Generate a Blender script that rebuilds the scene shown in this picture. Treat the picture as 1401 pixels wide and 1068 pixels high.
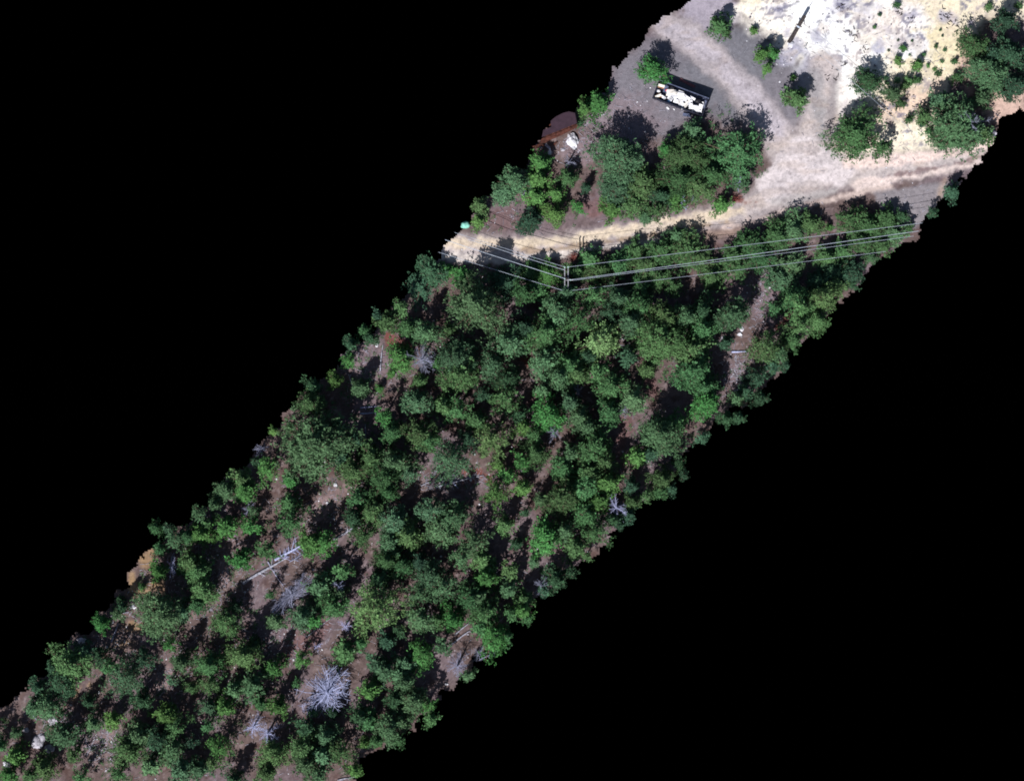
import bpy, bmesh, math, random
import numpy as np
from mathutils import Vector, Matrix, noise as mnoise
for o in list(bpy.data.objects): bpy.data.objects.remove(o)
S = bpy.context.scene; C = S.collection; R = math.radians
# ------------------------------------------------------------ camera, sky, sun, exposure
HC = 400.0                       # a survey drone's straight-down view
PPM = 12.0                       # photograph pixels per metre on the ground
cam = bpy.data.cameras.new('camera'); co = bpy.data.objects.new('camera', cam); C.objects.link(co)
co.location = (0, 0, HC); cam.sensor_width = 36; cam.lens = 36*HC/(1401/PPM); cam.clip_end = 2000; cam.clip_start = 1
S.camera = co
W = bpy.data.worlds.new('World'); S.world = W; W.use_nodes = True
nt = W.node_tree; bg = nt.nodes['Background']; sky = nt.nodes.new('ShaderNodeTexSky')
sky.sky_type = 'NISHITA'; sky.sun_disc = False
SE = R(49); SHD = Vector((0.46, 0.888, 0)).normalized()      # elevation, way the shadows fall
sky.sun_elevation = SE
toward = -SHD*math.cos(SE) + Vector((0, 0, math.sin(SE)))
sky.sun_rotation = math.atan2(toward.x, toward.y)
nt.links.new(sky.outputs[0], bg.inputs[0]); bg.inputs[1].default_value = 0.05
sun = bpy.data.lights.new('sun', 'SUN'); so = bpy.data.objects.new('sun', sun); C.objects.link(so)
sun.energy = 5.0; sun.angle = R(0.5); sun.color = (1, 0.975, 0.955)
so.rotation_euler = (-toward).to_track_quat('-Z', 'Y').to_euler()
S.view_settings.view_transform = 'Standard'; S.view_settings.look = 'None'
S.view_settings.exposure = 0.15; S.view_settings.gamma = 1
S.render.engine = 'CYCLES'; S.cycles.max_bounces = 4; S.cycles.diffuse_bounces = 2
S.cycles.pixel_filter_type = 'BLACKMAN_HARRIS'; S.cycles.filter_width = 1.8

# ------------------------------------------------------------ noise and terrain height
def _h(ix, iy, s):
    n = (ix.astype(np.int64)*374761393 + iy.astype(np.int64)*668265263 + s*1442695041) & 0xffffffff
    n = ((n ^ (n >> 13))*1274126177) & 0xffffffff
    return ((n ^ (n >> 16)) & 0xffff)/65535.0
def vn(x, y, s=0):
    x = np.asarray(x, float); y = np.asarray(y, float)
    ix = np.floor(x); iy = np.floor(y); fx = x-ix; fy = y-iy
    fx = fx*fx*(3-2*fx); fy = fy*fy*(3-2*fy)
    a = _h(ix, iy, s); b = _h(ix+1, iy, s); c = _h(ix, iy+1, s); d = _h(ix+1, iy+1, s)
    return (a*(1-fx)+b*fx)*(1-fy)+(c*(1-fx)+d*fx)*fy
def fbm(x, y, s=0, o=4):
    t = 0; w = 0
    for k in range(o):
        t = t + vn(x*2**k+k*17.3, y*2**k-k*9.1, s+k)*0.5**k; w += 0.5**k
    return t/w
def hz(px, py):
    return (fbm(px/170, py/170, 3, 3)-0.5)*1.6 + (vn(px/16, py/16, 9)-0.5)*0.10
def P(px, py, z=0.0):            # where a thing seen at (px, py) whose visible part is z above the ground stands
    k = 1 - z/HC
    return ((px-700.5)/PPM*k, (534-py)/PPM*k)
def hw(x, y): return float(hz(700.5+x*PPM, 534-y*PPM))
def srgb(c):
    c = np.asarray(c, float)/255
    return np.where(c <= .04045, c/12.92, ((c+.055)/1.055)**2.4)

OUT = [(950,-60),(940,0),(936,8),(905,25),(880,40),(878,55),(865,68),(848,82),(838,90),(834,100),(832,112),(825,122),(795,138),(782,155),
(765,157),(752,168),(742,185),(733,195),(728,200),(727,215),(705,234),(688,247),(674,264),(660,272),(647,282),(646,300),(630,314),(608,328),(602,345),(600,352),
(590,360),(577,372),(564,387),(552,402),(541,417),(524,432),(518,447),(503,459),(488,466),(468,484),(462,502),(450,514),(433,524),(411,539),
(403,552),(385,570),(372,590),(365,600),(350,615),(335,632),(320,643),(306,658),(294,672),(288,690),(266,698),(262,711),(243,718),(230,727),
(224,744),(205,747),(190,765),(175,785),(172,800),(157,808),(153,827),(131,842),(127,857),(118,867),(110,868),(103,860),(98,872),(90,887),(77,897),
(68,907),(57,927),(35,939),(22,950),(8,962),(-5,972),(-70,1010),(-70,1150),(450,1150),(488,1064),(495,1042),(503,1037),(525,1026),(535,1013),(548,1008),(568,998),
(572,983),(596,973),(605,950),(620,940),(632,930),(640,920),(645,908),(660,895),(683,888),(693,870),(700,850),(726,843),(730,825),
(746,810),(768,798),(788,775),(813,765),(840,730),(850,710),(860,695),(878,690),(903,665),(928,645),(933,625),(953,608),(975,598),
(975,575),(1000,563),(1020,555),(1030,540),(1050,530),(1070,510),(1083,480),(1103,470),(1108,455),(1123,445),(1138,430),(1148,415),
(1168,400),(1188,375),(1192,365),(1213,350),(1218,345),(1245,332),(1256,330),(1265,305),(1280,285),(1300,262),(1320,245),(1345,220),
(1360,195),(1375,160),(1395,152),(1440,150),(1470,100),(1470,-60)]
def sdpoly(poly, x, y):          # signed distance, inside positive
    p = np.array(poly, float); d = np.full(x.shape, 1e18); ins = np.zeros(x.shape, bool)
    for i in range(len(p)):
        x1, y1 = p[i]; x2, y2 = p[(i+1) % len(p)]
        ex, ey = x2-x1, y2-y1; L = ex*ex+ey*ey
        t = np.clip(((x-x1)*ex+(y-y1)*ey)/L, 0, 1)
        d = np.minimum(d, (x-x1-t*ex)**2+(y-y1-t*ey)**2)
        c = ((y1 > y) != (y2 > y)) & (x < (x2-x1)*(y-y1)/(y2-y1+1e-12)+x1)
        ins ^= c
    d = np.sqrt(d); return np.where(ins, d, -d)
def dline(pts, x, y):            # distance to a polyline whose points are (x, y, halfwidth): value is halfwidth - distance
    best = np.full(x.shape, -1e9)
    for (x1, y1, w1), (x2, y2, w2) in zip(pts[:-1], pts[1:]):
        ex, ey = x2-x1, y2-y1; L = ex*ex+ey*ey+1e-9
        t = np.clip(((x-x1)*ex+(y-y1)*ey)/L, 0, 1)
        best = np.maximum(best, w1+(w2-w1)*t-np.sqrt((x-x1-t*ex)**2+(y-y1-t*ey)**2))
    return best
def ss(v, a, b):
    t = np.clip((v-a)/(b-a), 0, 1); return t*t*(3-2*t)

ROAD = [[(560,336,16),(620,338,17),(700,340,17),(760,334,14),(830,322,13),(900,312,14),(960,303,15),(1010,293,19),(1060,265,26),(1110,235,34),(1160,232,26),(1240,228,18),(1310,217,16),(1370,200,15),(1420,185,15)],
        [(1085,215,36),(1060,180,22),(1020,130,20),(980,85,20),(940,50,20),(900,25,16)],
        [(1110,205,34),(1118,160,26),(1122,120,22),(1128,90,22)]]
CLEAR = [(1000,-60),(1005,0),(1020,30),(1050,52),(1075,80),(1105,95),(1140,110),(1150,150),(1215,160),(1215,215),(1290,212),(1330,190),(1300,150),(1308,110),(1318,60),(1345,30),(1470,30),(1470,-60)]
PAD = [(1195,262),(1245,255),(1300,247),(1312,252),(1285,280),(1268,300),(1240,318),(1222,305),(1205,285)]
def roadmask(x, y):
    m = np.full(x.shape, -1e9)
    for l in ROAD: m = np.maximum(m, dline(l, x, y))
    return m
def colours(x, y):
    n1 = fbm(x/60, y/60, 20); n2 = fbm(x/14, y/14, 31); n3 = fbm(x/5, y/5, 44, 3)
    j = (n2-0.5)*26 + (n3-0.5)*12                                    # ragged borders
    c = np.empty(x.shape+(3,)); c[:] = srgb((101, 86, 84))
    def mix(m, col):
        nonlocal c
        c = c*(1-m[..., None]) + srgb(col)*m[..., None]
    mix(ss(n1, .45, .7), (112, 98, 103)); mix(ss(n2, .55, .75)*.6, (84, 62, 58)); mix(ss(n3, .62, .8)*.5, (150, 136, 138)); mix(ss(fbm(x/3.2, y/3.2, 130, 2), .55, .75)*.35, (66, 54, 54))
    def blob(px, py, rx, ry, a, col, s=.5, k=1.0):
        ca, sa = math.cos(R(a)), math.sin(R(a)); dx = x-px; dy = y-py
        u = (dx*ca+dy*sa)/rx; v = (-dx*sa+dy*ca)/ry
        d = (1-np.sqrt(u*u+v*v))*min(rx, ry) + j
        mix(ss(d, -s*min(rx, ry)*.3, s*min(rx, ry)*.6+2)*k, col)
    # yard round the container
    blob(900, 120, 75, 75, 0, (118, 114, 122)); blob(850, 165, 60, 38, 0, (124, 113, 120)); blob(810, 200, 50, 24, -20, (132, 116, 122), .5, .8)
    blob(1010, 100, 90, 75, 40, (112, 111, 119))
    blob(970, 10, 50, 40, 0, (158, 150, 162)); blob(1085, 130, 45, 60, 0, (118, 114, 122)); blob(1180, 200, 60, 60, 0, (220, 205, 190)); blob(690, 300, 40, 18, 0, (112, 92, 94))
    # bare clearing
    d = sdpoly(CLEAR, x, y)+j*1.2
    mix(ss(d, -6, 14), (222, 211, 188))
    blob(1270, 55, 70, 50, 10, (222, 208, 172), 1.4, .8); blob(1250, 140, 60, 22, -20, (222, 198, 178)); blob(1250, 190, 46, 22, 0, (236, 226, 206), 1.2)
    blob(1215, 25, 60, 34, 0, (232, 226, 222)); blob(1240, 62, 40, 22, 0, (226, 224, 226)); blob(1378, 142, 30, 26, 0, (196, 168, 156)); blob(1322, 100, 14, 26, 0, (205, 170, 160), .5, .6)
    blob(1110, 15, 66, 56, 30, (252, 252, 252), 1.3); blob(1155, 75, 68, 46, 0, (252, 252, 252), 1.3); blob(1055, 30, 52, 26, 20, (250, 243, 233), 1.3); blob(1158, 122, 34, 30, 0, (252, 248, 244), 1.2)
    for q in [(1148,5,22,14,0),(1182,12,14,16,40),(1066,12,14,11,30),(1203,62,10,14,-20),(1232,60,9,9,0),(1246,24,7,9,30),(1090,62,12,26,-30),(1106,92,14,22,0),(1230,20,5,8,0),(1188,42,10,8,0),(1300,22,12,7,0),(1313,32,9,9,0),(1075,78,22,14,0),(1205,38,12,8,20),(1120,45,9,14,30)]:
        blob(*q, (158, 156, 176), 1.3, .8)
    sp = ss(fbm(x/6, y/6, 71, 3), .54, .68)*ss(fbm(x/38, y/38, 75, 2), .42, .58)*ss(d, 0, 20)
    mix(sp*.85, (112, 110, 132)); mix(ss(fbm(x/2.6, y/2.6, 81, 2), .68, .82)*ss(d, 0, 20)*ss(fbm(x/30, y/30, 85, 2), .4, .6)*.7, (96, 92, 104))
    mix(ss(fbm(x/24, y/20, 88, 4), .5, .66)*ss(d, 0, 20)*.4, (206, 190, 176))
    # tracks
    m = roadmask(x, y)+j*.55
    mix(ss(m, -10, 7)*.7, (156, 146, 148)); mix(ss(m, -3, 16), (190, 179, 178))
    def line(l, col, k=1.0, s=4, jj=.5): mix(ss(dline(l, x, y)+j*jj, -s, s)*k, col)
    line([(610,334,5),(690,334,7),(760,330,6),(830,319,7),(900,308,8),(960,299,8),(1010,289,7)], (210, 194, 174))
    line([(600,350,6),(660,355,6),(720,352,5),(770,345,5),(830,338,4),(900,330,4)], (204, 194, 188))
    line([(690,344,1),(760,341,2),(830,331,2),(900,320,2),(960,309,2),(1010,302,1)], (150, 128, 105), .8, 2.5)
    line([(930,345,1),(965,322,8),(1000,318,7),(1030,305,2)], (150, 128, 118), .8, 5)
    line([(990,312,3),(1040,300,3),(1100,282,4),(1180,262,4),(1220,258,3)], (196, 178, 172), .9)
    line([(1060,255,22),(1100,215,30),(1150,235,20)], (206, 196, 198)); line([(1140,262,5),(1090,272,7),(1060,275,5)], (178, 172, 172), .7)
    line([(1160,222,8),(1240,218,7),(1310,208,6),(1380,188,6)], (224, 203, 196)); line([(1170,252,6),(1240,240,5),(1310,228,5),(1370,212,5)], (214, 197, 192))
    line([(1212,241,2),(1260,234,3),(1310,223,2),(1370,207,2)], (120, 100, 102), .85, 2)
    line([(905,28,10),(945,55,14),(985,90,14),(1025,130,14),(1062,178,16)], (180, 172, 181), .9, 9)
    line([(1112,105,12),(1120,150,12),(1126,190,6)], (148, 146, 150), .75, 8); line([(1140,110,4),(1138,150,4),(1135,190,4)], (128,122,126), .6, 5)
    line([(1160,135,3),(1150,165,3),(1145,185,3)], (190,182,186), .7, 5)
    mix(ss(fbm(x/26+y/40, y/9, 61, 3), .5, .72)*ss(m, 4, 12)*.35, (168, 150, 138)); mix(ss(fbm(x/3.5, y/3, 140, 2), .6, .78)*ss(m, -2, 8)*.4, (110, 100, 104)); mix(ss(fbm(x/18, y/14, 150, 4), .5, .7)*ss(m, -2, 8)*.3, (140, 134, 140))
    dp = sdpoly(PAD, x, y)+j*.3
    mix(ss(dp, -3, 4), (132, 126, 131)); line([(1292,250,4),(1288,262,4),(1283,275,3)], (176,150,128), .5, 5)
    # openings in the forest
    for q in [(320,760,40,14,-60),(285,820,50,14,-48),(225,930,40,10,-62),(140,1020,34,14,-65),(445,690,40,12,-50)]: blob(*q, (134, 114, 114), .6, .9)
    for q in [(1008,512,18,26,20),(1050,395,16,36,25),(500,500,30,26,0),(505,550,18,24,0),(90,1000,24,10,-50)]: blob(*q, (122, 106, 112), .6, .85)
    for q in [(835,540,10,18,0),(855,590,8,40,8),(730,545,10,20,40),(885,525,14,16,0),(700,245,18,30,0),(820,285,30,14,0),(400,880,22,20,0),(430,870,16,26,30)]: blob(*q, (114, 86, 86), .6, .7)
    for q in [(185,806,16,9,0),(210,800,12,10,0),(180,795,8,14,0),(90,965,5,17,38),(104,952,4,10,30),(186,860,16,10,0),(176,880,20,8,0),(125,930,3,9,25),(200,765,10,14,30),]: blob(*q, (172, 142, 106), 1.8, .62)
    for q in [(722,500,10,10,0),(655,650,14,7,0),(1072,445,6,14,20),(985,440,6,10,0),(545,465,16,8,30),(1008,273,12,5,0)]: blob(*q, (122, 70, 62), .6, .7)
    return np.clip(c, 0, 1)

# ------------------------------------------------------------ materials
def mat(name, col, rough=.9, var=.25, scale=6, col2=None, metal=0, objvar=0, bump=0):
    m = bpy.data.materials.new(name); m.use_nodes = True; n = m.node_tree; p = n.nodes['Principled BSDF']
    p.inputs['Roughness'].default_value = rough; p.inputs['Metallic'].default_value = metal
    p.inputs['Specular IOR Level'].default_value = .2
    tc = n.nodes.new('ShaderNodeTexCoord'); no = n.nodes.new('ShaderNodeTexNoise'); no.inputs['Scale'].default_value = scale; no.inputs['Detail'].default_value = 5
    n.links.new(tc.outputs['Object'], no.inputs['Vector'])
    mx = n.nodes.new('ShaderNodeMix'); mx.data_type = 'RGBA'
    c2 = col2 or [c*(1-var*1.4) for c in col]
    mx.inputs[6].default_value = (*c2, 1); mx.inputs[7].default_value = (*[min(1, c*(1+var)) for c in col], 1)
    mr = n.nodes.new('ShaderNodeMapRange'); mr.inputs[1].default_value = .35; mr.inputs[2].default_value = .65
    n.links.new(no.outputs[0], mr.inputs[0]); n.links.new(mr.outputs[0], mx.inputs[0])
    out = mx.outputs[2]
    if objvar:
        oi = n.nodes.new('ShaderNodeObjectInfo'); hs = n.nodes.new('ShaderNodeHueSaturation')
        a = n.nodes.new('ShaderNodeMapRange'); a.inputs[3].default_value = .5-.028*objvar; a.inputs[4].default_value = .5+.022*objvar
        b = n.nodes.new('ShaderNodeMapRange'); b.inputs[3].default_value = 1-.28*objvar; b.inputs[4].default_value = 1+.3*objvar
        wn = n.nodes.new('ShaderNodeTexWhiteNoise'); wn.noise_dimensions = '1D'
        n.links.new(oi.outputs['Random'], a.inputs[0]); n.links.new(oi.outputs['Random'], wn.inputs['W']); n.links.new(wn.outputs[0], b.inputs[0])
        n.links.new(a.outputs[0], hs.inputs['Hue']); n.links.new(b.outputs[0], hs.inputs['Value']); n.links.new(out, hs.inputs['Color']); out = hs.outputs[0]
    n.links.new(out, p.inputs['Base Color'])
    if bump:
        bp = n.nodes.new('ShaderNodeBump'); bp.inputs['Strength'].default_value = bump; bp.inputs['Distance'].default_value = .1
        n.links.new(no.outputs[0], bp.inputs['Height']); n.links.new(bp.outputs[0], p.inputs['Normal'])
    return m
def ground_mat():
    m = bpy.data.materials.new('soil'); m.use_nodes = True; n = m.node_tree; p = n.nodes['Principled BSDF']; L = n.links.new
    p.inputs['Roughness'].default_value = .95; p.inputs['Specular IOR Level'].default_value = .1
    at = n.nodes.new('ShaderNodeAttribute'); at.attribute_name = 'soil'
    tc = n.nodes.new('ShaderNodeTexCoord')
    a = n.nodes.new('ShaderNodeTexNoise'); a.inputs['Scale'].default_value = 2.2; a.inputs['Detail'].default_value = 8; a.inputs['Roughness'].default_value = .75
    b = n.nodes.new('ShaderNodeTexVoronoi'); b.inputs['Scale'].default_value = 3.2
    L(tc.outputs['Object'], a.inputs[0]); L(tc.outputs['Object'], b.inputs['Vector'])
    mr = n.nodes.new('ShaderNodeMapRange'); mr.inputs[1].default_value = .25; mr.inputs[2].default_value = .75; mr.inputs[3].default_value = .62; mr.inputs[4].default_value = 1.38
    L(a.outputs[0], mr.inputs[0])
    vm = n.nodes.new('ShaderNodeVectorMath'); vm.operation = 'SCALE'; L(at.outputs['Color'], vm.inputs[0]); L(mr.outputs[0], vm.inputs['Scale'])
    sp = n.nodes.new('ShaderNodeMapRange'); sp.inputs[1].default_value = .04; sp.inputs[2].default_value = .12; sp.inputs[3].default_value = 1; sp.inputs[4].default_value = 0
    L(b.outputs['Distance'], sp.inputs[0])
    wn = n.nodes.new('ShaderNodeMath'); wn.operation = 'MULTIPLY'; sc = n.nodes.new('ShaderNodeSeparateColor'); L(b.outputs['Color'], sc.inputs[0])
    gt = n.nodes.new('ShaderNodeMath'); gt.operation = 'GREATER_THAN'; gt.inputs[1].default_value = .8; L(sc.outputs[0], gt.inputs[0])
    L(sp.outputs[0], wn.inputs[0]); L(gt.outputs[0], wn.inputs[1])
    mx = n.nodes.new('ShaderNodeMix'); mx.data_type = 'RGBA'; mx.inputs[7].default_value = (.30, .28, .30, 1)
    k = n.nodes.new('ShaderNodeMath'); k.operation = 'MULTIPLY'; k.inputs[1].default_value = .4; L(wn.outputs[0], k.inputs[0])
    L(k.outputs[0], mx.inputs[0]); L(vm.outputs[0], mx.inputs[6]); L(mx.outputs[2], p.inputs['Base Color'])
    bp = n.nodes.new('ShaderNodeBump'); bp.inputs['Strength'].default_value = .8; bp.inputs['Distance'].default_value = .12
    L(a.outputs[0], bp.inputs['Height']); L(bp.outputs[0], p.inputs['Normal'])
    return m
M = dict(soil=ground_mat(),
    D=mat('dark_needles', (.042, .102, .054), var=.4, scale=3, objvar=1),
    T=mat('blue_green_needles', (.080, .172, .084), var=.35, scale=3, objvar=1),
    G=mat('mid_green_needles', (.068, .158, .060), var=.38, scale=3, objvar=1),
    B=mat('bright_green_leaves', (.078, .205, .058), var=.35, scale=3, objvar=1),
    Y=mat('yellow_green_needles', (.100, .195, .072), var=.35, scale=2.4, objvar=.7),
    L=mat('light_green_leaves', (.19, .33, .13), var=.3, scale=3),
    bark=mat('bark', (.12, .085, .065), scale=9), dead=mat('bleached_wood', (.42, .44, .68), var=.25, scale=5, objvar=.4),
    deadd=mat('grey_wood', (.25, .26, .36), var=.3, scale=5, objvar=.4),
    log=mat('weathered_log', (.36, .36, .44), var=.4, scale=4, objvar=.4),
    redl=mat('rust_red_twigs', (.20, .055, .045), var=.4, scale=4),
    steel=mat('dark_painted_steel', (.020, .022, .040), rough=.6, var=.3, scale=2),
    steelr=mat('worn_steel_edge', (.10, .12, .20), rough=.5, var=.3, scale=5),
    rust=mat('rusty_steel', (.080, .028, .020), rough=.85, var=.5, scale=3), roof=mat('plum_roof_sheet', (.040, .022, .034), rough=.8, var=.12, scale=2),
    white=mat('white_board', (.82, .82, .86), var=.08, scale=3), cream=mat('cream_board', (.74, .70, .66), var=.12, scale=3),
    card=mat('brown_cardboard', (.30, .16, .09), var=.25, scale=3), red=mat('red_plastic', (.75, .05, .08), rough=.5, var=.1, scale=2),
    black=mat('black_plastic', (.02, .02, .028), rough=.5, var=.3, scale=3), blue=mat('blue_plastic', (.10, .22, .42), rough=.5, var=.15, scale=2),
    pink=mat('faded_red_board', (.25, .10, .11), var=.3, scale=4),
    rock=mat('pale_rock', (.42, .40, .46), var=.35, scale=3, bump=.6), rockw=mat('white_rock', (.66, .66, .72), var=.25, scale=3, bump=.5),
    rockd=mat('grey_rock', (.22, .20, .22), var=.35, scale=3, bump=.6),
    wood=mat('dark_pole_timber', (.055, .045, .045), var=.4, scale=6), polew=mat('grey_pole_timber', (.30, .30, .33), var=.25, scale=6),
    wire=mat('aluminium_wire', (.46, .52, .62), rough=.5, var=.1, scale=2), ins=mat('glass_insulator', (.42, .62, .58), rough=.2, var=.1, scale=2),
    teal=mat('turquoise_tarp', (.30, .72, .60), rough=.6, var=.15, scale=3))
# ------------------------------------------------------------ helpers
def mesh(name, vs, fs, m, parent=None, smooth=False):
    me = bpy.data.meshes.new(name); me.from_pydata([tuple(v) for v in vs], [], fs); me.materials.append(m)
    if smooth: me.polygons.foreach_set('use_smooth', [True]*len(me.polygons))
    me.update(); o = bpy.data.objects.new(name, me); C.objects.link(o); o.parent = parent
    return o
def tag(o, label, cat, group=None, kind=None):
    o['label'] = label; o['category'] = cat
    if group: o['group'] = group
    if kind: o['kind'] = kind
    return o
def empty(name, loc, rz=0):
    o = bpy.data.objects.new(name, None); C.objects.link(o); o.location = loc; o.rotation_euler = (0, 0, rz); o.empty_display_size = .3; return o
class MB:
    def __init__(s): s.v = []; s.f = []
    def tube(s, pts, rad, n=6, cap=True):
        b = len(s.v); pts = [Vector(p) for p in pts]
        for i, p in enumerate(pts):
            d = (pts[min(i+1, len(pts)-1)]-pts[max(i-1, 0)]).normalized()
            u = d.cross(Vector((0, 0, 1)) if abs(d.z) < .9 else Vector((1, 0, 0))).normalized(); w = d.cross(u)
            r = rad[i] if isinstance(rad, (list, tuple)) else rad
            for k in range(n):
                a = 2*math.pi*k/n; s.v.append(p+u*math.cos(a)*r+w*math.sin(a)*r)
        for i in range(len(pts)-1):
            for k in range(n): s.f.append((b+i*n+k, b+i*n+(k+1) % n, b+(i+1)*n+(k+1) % n, b+(i+1)*n+k))
        if cap: s.f.append(tuple(b+k for k in range(n))[::-1]); s.f.append(tuple(b+(len(pts)-1)*n+k for k in range(n)))
    def box(s, c, d, rot=None):
        b = len(s.v); c = Vector(c)
        for x in (-1, 1):
            for y in (-1, 1):
                for z in (-1, 1):
                    q = Vector((x*d[0]/2, y*d[1]/2, z*d[2]/2)); s.v.append(c+(rot @ q if rot else q))
        for f in ((0,1,3,2),(4,6,7,5),(0,4,5,1),(2,3,7,6),(0,2,6,4),(1,5,7,3)): s.f.append(tuple(b+i for i in f))
    def out(s, name, m, parent=None, smooth=False): return mesh(name, s.v, s.f, m, parent, smooth)
def blobmesh(rx, ry, rz_, seed, sub=3, rough=.3, flat=.25, fr=1.3):
    bm = bmesh.new(); bmesh.ops.create_icosphere(bm, subdivisions=sub, radius=1)
    for v in bm.verts:
        k = 1+rough*(mnoise.noise(v.co*fr+Vector((seed*3.7, seed, 0)))+.5*mnoise.noise(v.co*fr*2.6+Vector((seed, 9, seed))))
        v.co = Vector((v.co.x*rx, v.co.y*ry, max(v.co.z, -flat)*rz_))*k
    vs = [v.co.copy() for v in bm.verts]; fs = [[v.index for v in f.verts] for f in bm.faces]; bm.free(); return vs, fs

# ------------------------------------------------------------ the ground: one sheet, cut into forest floor, track, bare clearing and pad
CELL = .18
xs = np.arange(-66, 66, CELL); ys = np.arange(-52, 50, CELL)
GX, GY = np.meshgrid(xs, ys); PX = 700.5+GX*PPM; PY = 534-GY*PPM
Z = hz(PX, PY); COL = colours(PX, PY)
CX = (PX[:-1, :-1]+PX[1:, 1:])/2; CY = (PY[:-1, :-1]+PY[1:, 1:])/2
jag = (fbm(CX/9, CY/9, 90, 3)-.5)*16
inside = sdpoly(OUT, CX, CY)+jag > 2.5
rm = roadmask(CX, CY)+(fbm(CX/14, CY/14, 31)-.5)*12 > 1
cl = sdpoly(CLEAR, CX, CY)+(fbm(CX/14, CY/14, 31)-.5)*20 > 0
pd = sdpoly(PAD, CX, CY)+(fbm(CX/14, CY/14, 31)-.5)*6 > 0
kind = np.where(rm, 1, np.where(cl, 2, np.where(pd, 3, 0)))
nx = len(xs)
def sheet(name, k):
    I, J = np.nonzero(inside & (kind == k))
    q = np.stack([I*nx+J, I*nx+J+1, (I+1)*nx+J+1, (I+1)*nx+J], 1)
    u, inv = np.unique(q.ravel(), return_inverse=True)
    co_ = np.stack([GX.ravel()[u], GY.ravel()[u], Z.ravel()[u]], 1); cc = COL.reshape(-1, 3)[u]
    fs = inv.reshape(-1, 4); fs = fs.tolist(); n0 = len(co_)
    if k == 0:                                   # earth bank down the outer edge of the surveyed strip
        ev = []; ef = []; ec = []; F = inside
        for i, j in zip(*np.nonzero(F)):
            for di, dj, a, b in ((-1,0,(i,j),(i,j+1)),(1,0,(i+1,j+1),(i+1,j)),(0,-1,(i+1,j),(i,j)),(0,1,(i,j+1),(i+1,j+1))):
                ii, jj = i+di, j+dj
                if 0 <= ii < F.shape[0] and 0 <= jj < F.shape[1] and F[ii, jj]: continue
                s = n0+len(ev)
                for (p, q_) in (a, b): ev.append((xs[q_], ys[p], Z[p, q_])); ec.append(COL[p, q_])
                for (p, q_) in (b, a): ev.append((xs[q_], ys[p], Z[p, q_]-.8)); ec.append(COL[p, q_])
                ef.append([s+1, s, s+3, s+2])
        co_ = np.vstack([co_, ev]); cc = np.vstack([cc, ec]); fs += ef
    o = mesh(name, co_.tolist(), fs, M['soil'], smooth=(k != 0)); me = o.data
    at = me.attributes.new('soil', 'FLOAT_COLOR', 'POINT')
    at.data.foreach_set('color', np.concatenate([cc, np.ones((len(cc), 1))], 1).ravel()); o['kind'] = 'structure'
    if k == 0: me.polygons.foreach_set('use_smooth', [True]*n_true(fs, ef))
    return o
def n_true(fs, ef): return len(fs)
sheet('forest_floor', 0); sheet('dirt_track', 1); sheet('bare_ground', 2); sheet('gravel_pad', 3)

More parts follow.
